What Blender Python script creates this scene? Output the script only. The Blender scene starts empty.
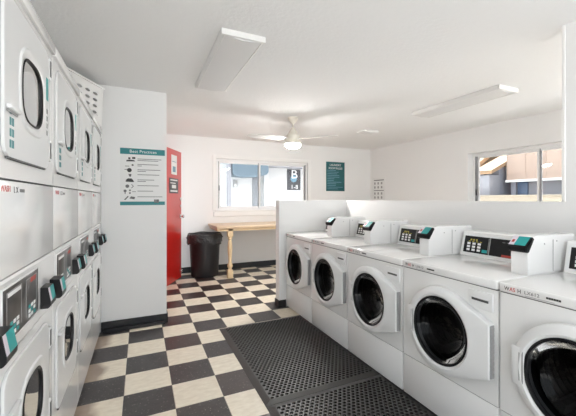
import bpy, bmesh, math, random
from mathutils import Matrix, Vector
random.seed(7)
PI = math.pi
S = bpy.context.scene
C = S.collection
R = math.radians

# ------------------------------------------------------------------ helpers
def new(): return bmesh.new()

def box(bm, x0, x1, y0, y1, z0, z1, r=0.0, seg=2):
    g = bmesh.ops.create_cube(bm, size=1)
    vs = g['verts']
    for v in vs:
        v.co = Vector((x0 + (v.co.x + .5) * (x1 - x0), y0 + (v.co.y + .5) * (y1 - y0), z0 + (v.co.z + .5) * (z1 - z0)))
    if r > 0:
        es = list({e for v in vs for e in v.link_edges})
        bmesh.ops.bevel(bm, geom=es, offset=r, segments=seg, profile=.5, affect='EDGES', clamp_overlap=True)
    return bm

def lathe(bm, prof, cx=0, cy=0, cz=0, seg=32, axis='z', cap=True):
    rings = []
    for r, h in prof:
        ring = []
        for k in range(seg):
            a = 2 * PI * k / seg
            if axis == 'z': co = (cx + r * math.cos(a), cy + r * math.sin(a), cz + h)
            elif axis == 'x': co = (cx + h, cy + r * math.cos(a), cz + r * math.sin(a))
            else: co = (cx + r * math.cos(a), cy + h, cz + r * math.sin(a))
            ring.append(bm.verts.new(co))
        rings.append(ring)
    for a, b in zip(rings, rings[1:]):
        for k in range(seg):
            bm.faces.new((a[k], a[(k + 1) % seg], b[(k + 1) % seg], b[k]))
    if cap:
        if prof[0][0] > 1e-6: bm.faces.new(rings[0])
        if prof[-1][0] > 1e-6: bm.faces.new(rings[-1][::-1])
    return bm

def prism(bm, pts, axis, a, b):
    """extrude 2D polygon; axis 'x': pts=(y,z); 'y': pts=(x,z); 'z': pts=(x,y)"""
    def co(p, t):
        return {'x': (t, p[0], p[1]), 'y': (p[0], t, p[1]), 'z': (p[0], p[1], t)}[axis]
    A = [bm.verts.new(co(p, a)) for p in pts]
    B = [bm.verts.new(co(p, b)) for p in pts]
    n = len(pts)
    bm.faces.new(A); bm.faces.new(B[::-1])
    for k in range(n): bm.faces.new((A[k], B[k], B[(k + 1) % n], A[(k + 1) % n]))
    return bm

def rrect(x0, x1, y0, y1, r, n=6):
    out = []
    for cx, cy, a0 in ((x1 - r, y1 - r, 0), (x0 + r, y1 - r, 90), (x0 + r, y0 + r, 180), (x1 - r, y0 + r, 270)):
        for k in range(n + 1):
            a = R(a0 + 90 * k / n); out.append((cx + r * math.cos(a), cy + r * math.sin(a)))
    return out

def superell(cx, cy, a, b, p=3.0, n=48):
    out = []
    for k in range(n):
        t = 2 * PI * k / n; c, s = math.cos(t), math.sin(t)
        out.append((cx + a * math.copysign(abs(c) ** (2 / p), c), cy + b * math.copysign(abs(s) ** (2 / p), s)))
    return out

def ray_rect(cx, cy, a, x0, x1, y0, y1):
    c, s = math.cos(a), math.sin(a); t = 1e9
    if c > 1e-9: t = min(t, (x1 - cx) / c)
    if c < -1e-9: t = min(t, (x0 - cx) / c)
    if s > 1e-9: t = min(t, (y1 - cy) / s)
    if s < -1e-9: t = min(t, (y0 - cy) / s)
    return (cx + t * c, cy + t * s)

def ray_poly(cx, cy, a, poly):
    c, s = math.cos(a), math.sin(a); best = 0
    n = len(poly)
    for i in range(n):
        x1, y1 = poly[i][0] - cx, poly[i][1] - cy
        x2, y2 = poly[(i + 1) % n][0] - cx, poly[(i + 1) % n][1] - cy
        dx, dy = x2 - x1, y2 - y1
        den = c * dy - s * dx
        if abs(den) < 1e-12: continue
        t = (x1 * dy - y1 * dx) / den
        u = (x1 * s - y1 * c) / den
        if -1e-6 <= u <= 1 + 1e-6 and t > best: best = t
    return best

def hole_plate_x(bm, y0, y1, z0, z1, hole, x):
    """flat plate in plane x with a hole given as a polygon (y,z)"""
    cy = sum(p[0] for p in hole) / len(hole); cz = sum(p[1] for p in hole) / len(hole)
    angs = [math.atan2(p[1] - cz, p[0] - cy) for p in hole]
    angs += [math.atan2(b - cz, a - cy) for a in (y0, y1) for b in (z0, z1)]
    angs = sorted(set(round(a, 6) for a in angs))
    I = []; O = []
    for a in angs:
        t = ray_poly(cy, cz, a, hole)
        I.append(bm.verts.new((x, cy + t * math.cos(a), cz + t * math.sin(a))))
        o = ray_rect(cy, cz, a, y0, y1, z0, z1); O.append(bm.verts.new((x, o[0], o[1])))
    n = len(angs)
    for k in range(n): bm.faces.new((I[k], O[k], O[(k + 1) % n], I[(k + 1) % n]))

def tube_x(bm, poly, xa, xb, cap_b=False):
    A = [bm.verts.new((xa, p[0], p[1])) for p in poly]; B = [bm.verts.new((xb, p[0], p[1])) for p in poly]
    n = len(poly)
    for k in range(n): bm.faces.new((A[k], A[(k + 1) % n], B[(k + 1) % n], B[k]))
    if cap_b: bm.faces.new(B)

def loft_x(bm, loops):
    """loops: list of (x, polygon) with equal counts"""
    V = [[bm.verts.new((x, p[0], p[1])) for p in poly] for x, poly in loops]
    n = len(V[0])
    for A, B in zip(V, V[1:]):
        for k in range(n): bm.faces.new((A[k], A[(k + 1) % n], B[(k + 1) % n], B[k]))
    return V

def tubepath(bm, pts, r, seg=8):
    pts = [Vector(p) for p in pts]; rings = []
    for i, p in enumerate(pts):
        d = (pts[min(i + 1, len(pts) - 1)] - pts[max(i - 1, 0)]).normalized()
        u = d.orthogonal().normalized(); w = d.cross(u)
        if rings:
            pu = rings[-1][1]; u = (pu - d * pu.dot(d)).normalized(); w = d.cross(u)
        rr = r[i] if isinstance(r, (list, tuple)) else r
        rings.append(([bm.verts.new(p + (u * math.cos(2 * PI * k / seg) + w * math.sin(2 * PI * k / seg)) * rr) for k in range(seg)], u))
    for (A, _), (B, _) in zip(rings, rings[1:]):
        for k in range(seg): bm.faces.new((A[k], A[(k + 1) % seg], B[(k + 1) % seg], B[k]))
    bm.faces.new(rings[0][0][::-1]); bm.faces.new(rings[-1][0])

def obj(name, bm, m, parent=None, smooth=True, ang=32, loc=None):
    bmesh.ops.recalc_face_normals(bm, faces=bm.faces)
    me = bpy.data.meshes.new(name); bm.to_mesh(me); bm.free()
    if smooth and len(me.polygons):
        me.polygons.foreach_set('use_smooth', [True] * len(me.polygons))
        me.set_sharp_from_angle(angle=R(ang))
    me.materials.append(m)
    o = bpy.data.objects.new(name, me); C.objects.link(o)
    if parent: o.parent = parent
    if loc: o.location = loc
    return o

def tag(o, label, cat, group=None, kind=None):
    o['label'] = label; o['category'] = cat
    if group: o['group'] = group
    if kind: o['kind'] = kind
    return o

def thing(name, label, cat, loc=(0, 0, 0), rz=0, group=None):
    o = bpy.data.objects.new(name, None); C.objects.link(o)
    o.location = loc; o.rotation_euler = (0, 0, rz); o.empty_display_size = .1
    return tag(o, label, cat, group)

def struct(name, bm, m, parent=None, label=None, cat=None, smooth=False):
    o = obj(name, bm, m, parent, smooth)
    if not parent:
        o['kind'] = 'structure'
        if label: o['label'] = label
        if cat: o['category'] = cat
    return o

def dup(root, loc, label):
    r = root.copy(); C.objects.link(r); r.location = loc; r['label'] = label
    for ch in list(root.children):
        c = ch.copy(); C.objects.link(c); c.parent = r
        for g in list(ch.children):
            d = g.copy(); C.objects.link(d); d.parent = c
    return r

FACE = {'-y': (R(90), 0, 0), '+x': (R(90), 0, R(90)), '-x': (R(90), 0, R(-90))}
def text_bm(bm, body, size, loc, face, align='LEFT', sx=1.0, spin=0, ext=.0004):
    cu = bpy.data.curves.new('lettering', 'FONT'); cu.body = body; cu.size = size; cu.align_x = align; cu.align_y = 'CENTER'
    cu.extrude = ext; cu.resolution_u = 3; cu.space_character = 1.05
    o = bpy.data.objects.new('lettering', cu); C.objects.link(o)
    dg = bpy.context.evaluated_depsgraph_get()
    me = bpy.data.meshes.new_from_object(o.evaluated_get(dg))
    from mathutils import Euler
    M = Matrix.Translation(loc) @ Euler(FACE[face]).to_matrix().to_4x4() @ Matrix.Rotation(spin, 4, 'Z') @ Matrix.Diagonal((sx, 1, 1, 1))
    me.transform(M); bm.from_mesh(me)
    bpy.data.objects.remove(o); bpy.data.curves.remove(cu); bpy.data.meshes.remove(me)
    return bm

# ------------------------------------------------------------------ materials
def srgb(r, g, b):
    f = lambda v: (v / 255 / 12.92) if v / 255 <= .04045 else ((v / 255 + .055) / 1.055) ** 2.4
    return (f(r), f(g), f(b), 1)

def mat(name, col, rough=.5, metal=0.0, spec=.5, bump=None, coat=0.0, noise=None, emit=None):
    m = bpy.data.materials.new(name); m.use_nodes = True
    nt = m.node_tree; b = nt.nodes['Principled BSDF']
    b.inputs['Base Color'].default_value = col; b.inputs['Roughness'].default_value = rough
    b.inputs['Metallic'].default_value = metal; b.inputs['Specular IOR Level'].default_value = spec
    b.inputs['Coat Weight'].default_value = coat; b.inputs['Coat Roughness'].default_value = .08
    tc = nt.nodes.new('ShaderNodeTexCoord')
    if noise:
        sc, amt = noise
        n = nt.nodes.new('ShaderNodeTexNoise'); n.inputs['Scale'].default_value = sc; n.inputs['Detail'].default_value = 5
        nt.links.new(tc.outputs['Object'], n.inputs['Vector'])
        mx = nt.nodes.new('ShaderNodeMix'); mx.data_type = 'RGBA'
        mx.inputs['A'].default_value = tuple(max(0, c * (1 - amt)) for c in col[:3]) + (1,)
        mx.inputs['B'].default_value = tuple(min(1, c * (1 + amt)) for c in col[:3]) + (1,)
        nt.links.new(n.outputs['Fac'], mx.inputs['Factor']); nt.links.new(mx.outputs['Result'], b.inputs['Base Color'])
    if bump:
        sc, st, dist = bump
        n = nt.nodes.new('ShaderNodeTexNoise'); n.inputs['Scale'].default_value = sc; n.inputs['Detail'].default_value = 4
        nt.links.new(tc.outputs['Object'], n.inputs['Vector'])
        bp = nt.nodes.new('ShaderNodeBump'); bp.inputs['Strength'].default_value = st; bp.inputs['Distance'].default_value = dist
        nt.links.new(n.outputs['Fac'], bp.inputs['Height']); nt.links.new(bp.outputs['Normal'], b.inputs['Normal'])
    if emit:
        b.inputs['Emission Color'].default_value = emit[0]; b.inputs['Emission Strength'].default_value = emit[1]
    return m

def glass(name, tint, ior=1.45, rough=.02):
    m = bpy.data.materials.new(name); m.use_nodes = True; nt = m.node_tree; nt.nodes.clear()
    o = nt.nodes.new('ShaderNodeOutputMaterial'); mx = nt.nodes.new('ShaderNodeMixShader')
    t = nt.nodes.new('ShaderNodeBsdfTransparent'); t.inputs['Color'].default_value = tint
    g = nt.nodes.new('ShaderNodeBsdfGlossy'); g.inputs['Roughness'].default_value = rough
    f = nt.nodes.new('ShaderNodeFresnel'); f.inputs['IOR'].default_value = ior
    nt.links.new(f.outputs[0], mx.inputs[0]); nt.links.new(t.outputs[0], mx.inputs[1]); nt.links.new(g.outputs[0], mx.inputs[2])
    nt.links.new(mx.outputs[0], o.inputs[0])
    return m

M = dict(
    wall=mat('wall_paint', (.82, .817, .81, 1), .55, bump=(60, .08, .004), noise=(1.2, .012)),
    ceil=mat('ceiling_paint', (.87, .87, .87, 1), .8, bump=(38, .5, .006)),
    trim=mat('white_trim', (.83, .825, .81, 1), .4),
    base=mat('black_rubber_base', (.012, .013, .015, 1), .32),
    enamel=mat('white_enamel', (.82, .817, .81, 1), .16, coat=.4),
    enamel2=mat('white_door_plastic', (.76, .765, .765, 1), .3, coat=.2),
    seam=mat('grey_seam', (.09, .09, .09, 1), .6),
    grey=mat('grey_plastic', (.30, .30, .30, 1), .45),
    dgrey=mat('dark_panel', (.042, .039, .039, 1), .3, coat=.15),
    black=mat('black_plastic', (.006, .006, .007, 1), .4, spec=.3),
    rubber=mat('black_rubber', (.013, .012, .012, 1), .45),
    teal=mat('teal_sticker', srgb(20, 150, 150), .4),
    tealdark=mat('teal_print', srgb(18, 118, 122), .45),
    redfade=mat('faded_red_print', srgb(196, 110, 108), .5),
    red=mat('red_print', srgb(190, 40, 40), .5),
    redled=mat('red_strip', srgb(170, 50, 40), .4),
    ink=mat('dark_print', (.03, .03, .03, 1), .6),
    midink=mat('grey_print', (.13, .13, .13, 1), .6),
    paper=mat('paper', (.78, .78, .77, 1), .5),
    lilac=mat('pale_sticker', srgb(214, 205, 214), .4),
    steel=mat('drum_steel', (.035, .035, .037, 1), .5, metal=.5),
    lsteel=mat('dryer_drum_steel', (.55, .53, .50, 1), .35, metal=.7),
    chrome=mat('chrome', (.7, .7, .7, 1), .18, metal=1),
    reddoor=mat('red_door_paint', srgb(192, 34, 27), .28, coat=.5),
    wood=mat('counter_wood', srgb(214, 190, 160), .4, noise=(9, .12)),
    pine=mat('pine_leg', srgb(222, 196, 156), .4, noise=(14, .10)),
    bin=mat('bin_plastic', (.012, .011, .013, 1), .42),
    bag=mat('bin_liner', (.04, .04, .042, 1), .18, bump=(30, .8, .02)),
    mat_=mat('mat_rubber', (.030, .028, .0265, 1), .42, bump=(200, .2, .002)),
    fan=mat('fan_white', srgb(226, 222, 210), .4),
    blade=mat('fan_blade', (.62, .615, .60, 1), .5),
    bulb=mat('lit_fan_dome', (.9, .9, .85, 1), .4, emit=((1, .98, .95, 1), 330.0)),
    fixture=mat('fixture_metal', (.78, .775, .76, 1), .4),
    diffuser=mat('fixture_diffuser', (.72, .72, .72, 1), .35),
    basket=mat('basket_plastic', (.76, .755, .745, 1), .4),
    frame=mat('window_vinyl', (.84, .84, .84, 1), .35),
    dframe=mat('window_track', (.22, .22, .23, 1), .4),
    pane=glass('window_pane', (.88, .89, .89, 1), 1.2),
    dglass=glass('washer_glass', (.15, .153, .156, 1), 1.2, .05),
    dryglass=glass('dryer_glass', (.70, .69, .67, 1), 1.75, .04),
    signgreen=mat('sign_green', srgb(22, 88, 92), .4),
    signgrey=mat('sign_grey', srgb(72, 72, 77), .5),
    signblue=mat('sign_blue', srgb(108, 146, 166), .5),
    white=mat('white_print', (.82, .82, .82, 1), .5),
    yellow=mat('yellow_print', srgb(190, 175, 70), .5),
    stucco=mat('white_stucco', (.55, .55, .56, 1), .8, noise=(4, .03)),
    blueaw=mat('pale_blue_paint', srgb(98, 114, 126), .6),
    extgrey=mat('exterior_grey', (.22, .23, .25, 1), .7),
    tan=mat('tan_siding', srgb(172, 152, 139), .8, noise=(3, .05)),
    roof=mat('tan_roof', srgb(150, 124, 98), .8, noise=(5, .1)),
    housegrey=mat('house_grey', srgb(140, 142, 152), .8),
    bluegrey=mat('blue_grey_glass', srgb(80, 96, 120), .3),
    paleband=mat('pale_grey_band', srgb(146, 146, 152), .7),
    cream=mat('cream_block', srgb(160, 150, 134), .8, noise=(6, .05)),
    concrete=mat('concrete', (.52, .52, .51, 1), .8, noise=(3, .08)),
)

def floor_mat():
    m = bpy.data.materials.new('checker_vinyl_tiles'); m.use_nodes = True; nt = m.node_tree; N = nt.nodes; Lk = nt.links
    b = N['Principled BSDF']
    geo = N.new('ShaderNodeNewGeometry')
    mp = N.new('ShaderNodeVectorMath'); mp.operation = 'ADD'; mp.inputs[1].default_value = (.1057, -3.82, 0)
    Lk.new(geo.outputs['Position'], mp.inputs[0])
    sc = N.new('ShaderNodeVectorMath'); sc.operation = 'SCALE'; sc.inputs['Scale'].default_value = 1 / .3048
    Lk.new(mp.outputs[0], sc.inputs[0])
    fl = N.new('ShaderNodeVectorMath'); fl.operation = 'FLOOR'; Lk.new(sc.outputs[0], fl.inputs[0])
    sx = N.new('ShaderNodeSeparateXYZ'); Lk.new(fl.outputs[0], sx.inputs[0])
    def math_(op, a, bb=None, v=None):
        n = N.new('ShaderNodeMath'); n.operation = op
        if isinstance(a, (int, float)): n.inputs[0].default_value = a
        else: Lk.new(a, n.inputs[0])
        if bb is not None:
            if isinstance(bb, (int, float)): n.inputs[1].default_value = bb
            else: Lk.new(bb, n.inputs[1])
        return n.outputs[0]
    add = math_('ADD', sx.outputs[0], sx.outputs[1])
    par = math_('FLOORED_MODULO', add, 2)             # 0 / 1
    par = math_('GREATER_THAN', par, .5)
    # per tile variation
    wn = N.new('ShaderNodeTexWhiteNoise'); Lk.new(fl.outputs[0], wn.inputs['Vector'])
    # streaks and flecks
    n1 = N.new('ShaderNodeTexNoise'); n1.inputs['Scale'].default_value = 26; n1.inputs['Detail'].default_value = 6
    st = N.new('ShaderNodeVectorMath'); st.operation = 'MULTIPLY'; st.inputs[1].default_value = (.6, 1.2, 1)
    Lk.new(geo.outputs['Position'], st.inputs[0]); Lk.new(st.outputs[0], n1.inputs['Vector'])
    n2 = N.new('ShaderNodeTexNoise'); n2.inputs['Scale'].default_value = 62; n2.inputs['Detail'].default_value = 3
    Lk.new(geo.outputs['Position'], n2.inputs['Vector'])
    def ramp(src, p0, c0, p1, c1):
        r = N.new('ShaderNodeValToRGB'); e = r.color_ramp.elements
        e[0].position = p0; e[0].color = c0; e[1].position = p1; e[1].color = c1
        Lk.new(src, r.inputs[0]); return r.outputs[0]
    def mix(f, a, bb, mode='MIX'):
        n = N.new('ShaderNodeMix'); n.data_type = 'RGBA'; n.blend_type = mode
        if isinstance(f, (int, float)): n.inputs['Factor'].default_value = f
        else: Lk.new(f, n.inputs['Factor'])
        for k, v in (('A', a), ('B', bb)):
            if isinstance(v, tuple): n.inputs[k].default_value = v
            else: Lk.new(v, n.inputs[k])
        return n.outputs['Result']
    light = ramp(n1.outputs['Fac'], .35, srgb(218, 207, 188), .7, srgb(234, 225, 208))
    dark = ramp(n1.outputs['Fac'], .3, srgb(44, 40, 41), .7, srgb(62, 57, 57))
    fleck = ramp(n2.outputs['Fac'], .62, (0, 0, 0, 1), .70, (1, 1, 1, 1))
    dark = mix(fleck, dark, srgb(128, 122, 118))
    brown = math_('MULTIPLY', math_('GREATER_THAN', wn.outputs['Value'], .8), .35)
    dark = mix(brown, dark, srgb(66, 40, 32))
    light = mix(math_('MULTIPLY', wn.outputs['Value'], .12), light, srgb(196, 184, 166))
    # brown wear marks on the pale tiles along the dryers
    sp = N.new('ShaderNodeSeparateXYZ'); Lk.new(geo.outputs['Position'], sp.inputs[0])
    n3 = N.new('ShaderNodeTexNoise'); n3.inputs['Scale'].default_value = 4.0; Lk.new(geo.outputs['Position'], n3.inputs['Vector'])
    edge = math_('ADD', math_('MULTIPLY', sp.outputs[0], -5.0), math_('MULTIPLY', n3.outputs['Fac'], 1.6))
    edge = ramp(edge, .0, (0, 0, 0, 1), 1.0, (1, 1, 1, 1))
    e2 = N.new('ShaderNodeMapRange'); e2.inputs['From Min'].default_value = 1.75; e2.inputs['From Max'].default_value = 2.15
    Lk.new(math_('ADD', math_('MULTIPLY', sp.outputs[0], -5.0), math_('MULTIPLY', n3.outputs['Fac'], 1.2)), e2.inputs['Value'])
    light = mix(math_('MULTIPLY', e2.outputs['Result'], .7), light, srgb(104, 74, 56))
    col = mix(par, light, dark)
    # joints
    fr = N.new('ShaderNodeVectorMath'); fr.operation = 'FRACTION'; Lk.new(sc.outputs[0], fr.inputs[0])
    sf = N.new('ShaderNodeSeparateXYZ'); Lk.new(fr.outputs[0], sf.inputs[0])
    jx = math_('LESS_THAN', sf.outputs[0], .012); jy = math_('LESS_THAN', sf.outputs[1], .012)
    col = mix(math_('MULTIPLY', math_('MAXIMUM', jx, jy), .5), col, srgb(60, 52, 46))
    Lk.new(col, b.inputs['Base Color'])
    rr = N.new('ShaderNodeMapRange'); rr.inputs['To Min'].default_value = .28; rr.inputs['To Max'].default_value = .42
    Lk.new(n1.outputs['Fac'], rr.inputs['Value']); Lk.new(rr.outputs['Result'], b.inputs['Roughness'])
    bp = N.new('ShaderNodeBump'); bp.inputs['Strength'].default_value = .06; bp.inputs['Distance'].default_value = .004
    Lk.new(n1.outputs['Fac'], bp.inputs['Height']); Lk.new(bp.outputs['Normal'], b.inputs['Normal'])
    return m
M['floor'] = floor_mat()

# ------------------------------------------------------------------ the room shell
H = 2.49
XL, XR, YB, YF = -1.12, 4.83, 6.42, -1.3
XJ, YJ = .25, 3.95          # corner of the jutting wall
bm = new(); box(bm, XL - .1, XR + .1, YF - .1, YB + .1, -.12, 0); struct('floor', bm, M['floor'], label='black and cream checkerboard vinyl tile floor', cat='floor')
bm = new(); box(bm, XL - .1, XR + .1, YF - .1, YB + .1, H, H + .12); struct('ceiling', bm, M['ceil'], label='white textured ceiling', cat='ceiling')

def wall_holes(name, axis, c0, c1, lo, hi, holes, m, label):
    """wall slab between c0..c1 on its thin axis, lo..hi along it, with rectangular holes (a0,a1,z0,z1)"""
    bm = new()
    xs = sorted({lo, hi, *[h[0] for h in holes], *[h[1] for h in holes]})
    for a, b in zip(xs, xs[1:]):
        hs = sorted([h for h in holes if h[0] <= a + 1e-6 and h[1] >= b - 1e-6], key=lambda h: h[2])
        z = 0
        spans = []
        for h in hs:
            if h[2] > z: spans.append((z, h[2]))
            z = h[3]
        if z < H: spans.append((z, H))
        for z0, z1 in spans:
            if axis == 'x': box(bm, c0, c1, a, b, z0, z1)
            else: box(bm, a, b, c0, c1, z0, z1)
    bmesh.ops.remove_doubles(bm, verts=bm.verts, dist=1e-5)
    return struct(name, bm, m, label=label, cat='wall')

W1 = (1.27, 3.185, 1.12, 2.10)         # back window x0,x1,z0,z1
W2 = (1.75, 3.80, 1.12, 2.085)         # right window y0,y1
wall_holes('wall_back', 'y', YB, YB + .14, XJ - .12, XR + .12, [W1], M['wall'], 'white back wall with the sliding window')
wall_holes('wall_right', 'x', XR, XR + .22, YF, YB, [W2, (-1.0, 1.4, .6, 2.15)], M['wall'], 'white right wall with the sliding window')  # second opening is out of view, added to brighten the ceiling beyond the partition
wall_holes('wall_left', 'x', XL - .12, XL, YF, YJ + .12, [], M['wall'], 'white wall behind the dryers')
DH0, DH1 = 5.22, 6.14
wall_holes('wall_doorway', 'x', XJ - .12, XJ, YJ + .12, YB, [(DH0, DH1, 0, 2.14)], M['wall'], 'white wall holding the red door')
bm = new(); box(bm, XL, XJ, YJ, YJ + .12, 0, H); struct('wall_jutting', bm, M['wall'], label='white jutting wall at the end of the dryers', cat='wall')
wall_holes('wall_front', 'y', YF - .14, YF, XL - .12, XR + .12, [(-1.0, 2.4, .06, 2.4), (2.75, 4.75, .06, 2.4)], M['wall'], 'unseen wall behind the viewer with openings added to let in daylight')  # both openings are added out of view for soft light from the front
# partition (half height) and full height wall it meets
PX, PT = 2.51, 1.322
bm = new()
prism(bm, [(1.53, 3.875), (PX, 3.875), (PX, 1.25), (PX + .11, 1.25), (PX + .11, 3.985), (1.53, 3.985)], 'z', 0, PT)
struct('wall_partition', bm, M['wall'], label='white waist-high partition around the washers', cat='wall')
bm = new(); box(bm, PX, PX + .13, YF, 1.25, 0, H); struct('wall_divider', bm, M['wall'], label='full-height white wall behind the nearest washers', cat='wall')
bm = new(); box(bm, PX - .006, PX + .012, 1.235, 1.256, PT, H, .004)
struct('trim_1', bm, M['trim'], label='white corner bead of the full-height wall', cat='trim')
# baseboards
def baseboard(name, parts, label):
    bm = new()
    for p in parts: box(bm, *p, .003, 1)
    struct(name, bm, M['base'], label=label, cat='baseboard')
baseboard('baseboard_back', [(XJ, XR, YB - .012, YB, 0, .105)], 'black rubber baseboard along the back wall')
baseboard('baseboard_jutting', [(-.36, XJ + .012, YJ - .012, YJ, 0, .10), (XJ, XJ + .012, YJ - .012, DH0 - .07, 0, .10), (-.34, XJ - .02, YJ - .05, YJ - .012, 0, .038)], 'black rubber baseboard of the jutting wall')
baseboard('baseboard_partition', [(1.518, 1.53, 3.863, 3.997, 0, .09), (1.518, 1.62, 3.863, 3.875, 0, .09), (1.518, PX, 3.985, 3.997, 0, .09)], 'black rubber baseboard around the partition end')
baseboard('baseboard_right', [(XR - .012, XR, 1.2, YB - .012, 0, .105)], 'black rubber baseboard along the right wall')

# ------------------------------------------------------------------ windows
def window(name, axis, c, a0, a1, z0, z1, mull, label, rec=0.0):
    """slider window set in the wall; c = inner wall plane, opening towards +axis"""
    root = bpy.data.objects.new(name, None); C.objects.link(root); root['kind'] = 'structure'; root['label'] = label; root['category'] = 'window'
    c += rec
    def bx(bm, lo, hi, d0, d1, zz0, zz1, r=.003):
        if axis == 'y': box(bm, lo, hi, c + d0, c + d1, zz0, zz1, r, 1)
        else: box(bm, c + d0, c + d1, lo, hi, zz0, zz1, r, 1)
    bm = new(); t = .045
    for lo, hi, q0, q1 in ((a0, a1, z0, z0 + t), (a0, a1, z1 - t, z1), (a0, a0 + t, z0 + t, z1 - t), (a1 - t, a1, z0 + t, z1 - t)):
        bx(bm, lo, hi, .02, .10, q0, q1)
    obj('window_frame', bm, M['frame'], root)
    bm = new(); s = .032
    for lo, hi in ((a0 + t, mull + .02), (mull - .02, a1 - t)):
        d = .035 if lo < mull - .1 else .065
        for l2, h2, q0, q1 in ((lo, hi, z0 + t, z0 + t + s), (lo, hi, z1 - t - s, z1 - t), (lo, lo + s, z0 + t + s, z1 - t - s), (hi - s, hi, z0 + t + s, z1 - t - s)):
            bx(bm, l2, h2, d, d + .025, q0, q1, .002)
    obj('sash', bm, M['frame'], root)
    bm = new()
    bx(bm, a0 + t - .004, a0 + t + .006, .015, .10, z0 + t, z1 - t, 0)
    bx(bm, mull - .03, mull - .018, .028, .066, z0 + t, z1 - t, 0)
    bx(bm, a1 - t - .006, a1 - t + .004, .015, .10, z0 + t, z1 - t, 0)
    obj('seal', bm, M['dframe'], root)
    for lo, hi in ((a0 + t + s, mull - .012), (mull + .012, a1 - t - s)):
        d = .046 if lo < mull - .1 else .076
        bm = new(); bx(bm, lo, hi, d, d + .004, z0 + t + s, z1 - t - s, 0); obj('pane', bm, M['pane'], root)
    return root
w = window('window_1', 'y', YB, *W1[:2], *W1[2:], 2.13, 'white sliding window in the back wall')
bm = new()
box(bm, W1[0] - .05, W1[1] + .05, YB - .022, YB, W1[2] - .11, W1[2] - .012, .004, 1)
box(bm, W1[0] - .02, W1[1] + .02, YB - .035, YB + .02, W1[2] - .014, W1[2] + .004, .004, 1)
obj('window_sill', bm, M['trim'], w)
bm = new(); t = .066
box(bm, W1[0] - t, W1[0], YB - .014, YB + .02, W1[2], W1[3] + t, .003, 1); box(bm, W1[1], W1[1] + t, YB - .014, YB + .02, W1[2], W1[3] + t, .003, 1); box(bm, W1[0], W1[1], YB - .014, YB + .02, W1[3], W1[3] + t, .003, 1)
obj('window_casing', bm, M['trim'], w)
bm = new(); box(bm, W1[0] + .055, W1[0] + .075, YB + .02, YB + .045, 1.50, 1.60, .003); obj('latch', bm, M['grey'], w)
w = window('window_2', 'x', XR, *W2[:2], *W2[2:], 2.78, 'white sliding window in the right wall', .11)
bm = new(); box(bm, XR - .012, XR + .128, W2[0] + .001, W2[1] - .001, W2[2] - .018, W2[2] + .004, .003, 1); obj('window_sill', bm, M['trim'], w)
bm = new(); box(bm, XR + .125, XR + .145, W2[1] - .062, W2[1] - .048, 1.4, 1.5, .003); obj('latch', bm, M['black'], w)

# ------------------------------------------------------------------ red door
d = bpy.data.objects.new('door_1', None); C.objects.link(d); d['kind'] = 'structure'
d['label'] = 'red door standing ajar beyond the jutting wall'; d['category'] = 'door'
DW = .90; dang = math.atan2(.583, .268)
d.location = (.615 - DW * math.cos(dang), 6.07 - DW * math.sin(dang), 0); d.rotation_euler = (0, 0, dang)
# local: x along the leaf from hinge, -y faces the room/camera
bm = new(); box(bm, 0, DW, 0, .044, .015, 2.13, .003, 1); obj('leaf', bm, M['reddoor'], d)
bm = new()
lathe(bm, [(.032, 0), (.032, -.008), (.012, -.012), (.012, -.035), (.024, -.042), (.029, -.055), (.022, -.068), (0, -.07)], DW - .06, 0, 1.05, 20, 'y')
obj('door_knob', bm, M['chrome'], d)
bm = new(); lathe(bm, [(.028, 0), (.028, -.012), (.02, -.02), (0, -.02)], DW - .06, 0, 1.34, 20, 'y'); obj('deadbolt', bm, M['chrome'], d)
bm = new(); lathe(bm, [(.024, 0), (.024, -.012), (.016, -.018), (0, -.018)], DW - .06, 0, 1.22, 20, 'y'); obj('lock_cylinder', bm, M['chrome'], d)
bm = new(); box(bm, DW, DW + .003, .008, .036, .98, 1.12); obj('latch_plate', bm, M['chrome'], d)
bm = new(); box(bm, DW, DW + .003, .008, .036, 1.27, 1.41); obj('latch_plate', bm, M['chrome'], d)
bm = new(); box(bm, DW - .04, DW + .02, -.02, 0, .10, .14, .004); obj('door_stop', bm, M['chrome'], d)
Mt = Matrix.Translation(d.location) @ Matrix.Rotation(dang, 4, 'Z')
def on_door(x0, x1, z0, z1, m, name, label, cat, extra=None):
    bm = new(); box(bm, x0, x1, -.0045, -.0015, z0, z1)
    t = thing(name, label, cat, d.location[:], dang); obj('sheet', bm, m, t)
    if extra:
        bm = new(); [box(bm, *e) for e in extra[0]]; obj('print', bm, extra[1], t)
on_door(.44, .68, 1.73, 2.04, M['paper'], 'notice', 'white upright notice near the top of the red door', 'notice',
        ([(.50, .62, -.0055, -.0045, 1.76 + .01, 1.86), (.47, .65, -.0055, -.0045, 1.93, 1.94)], M['signblue']))
on_door(.36, .74, 1.43, 1.67, M['signgrey'], 'door_sign', 'grey sign below the white notice on the red door', 'sign',
        ([(.40, .70, -.0055, -.0045, 1.63, 1.65), (.40, .62, -.0055, -.0045, 1.585, 1.60), (.46, .64, -.0055, -.0045, 1.51, 1.565), (.40, .70, -.0055, -.0045, 1.455, 1.48)], M['paper']))
bm = new()
for a, b in ((DH0 - .06, DH0), (DH1, DH1 + .06)): box(bm, XJ - .125, XJ + .012, a, b, 0, 2.2, .003, 1)
box(bm, XJ - .125, XJ + .012, DH0, DH1, 2.14, 2.2, .003, 1)
struct('trim_2', bm, M['trim'], label='white frame around the doorway of the red door', cat='door frame')

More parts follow.
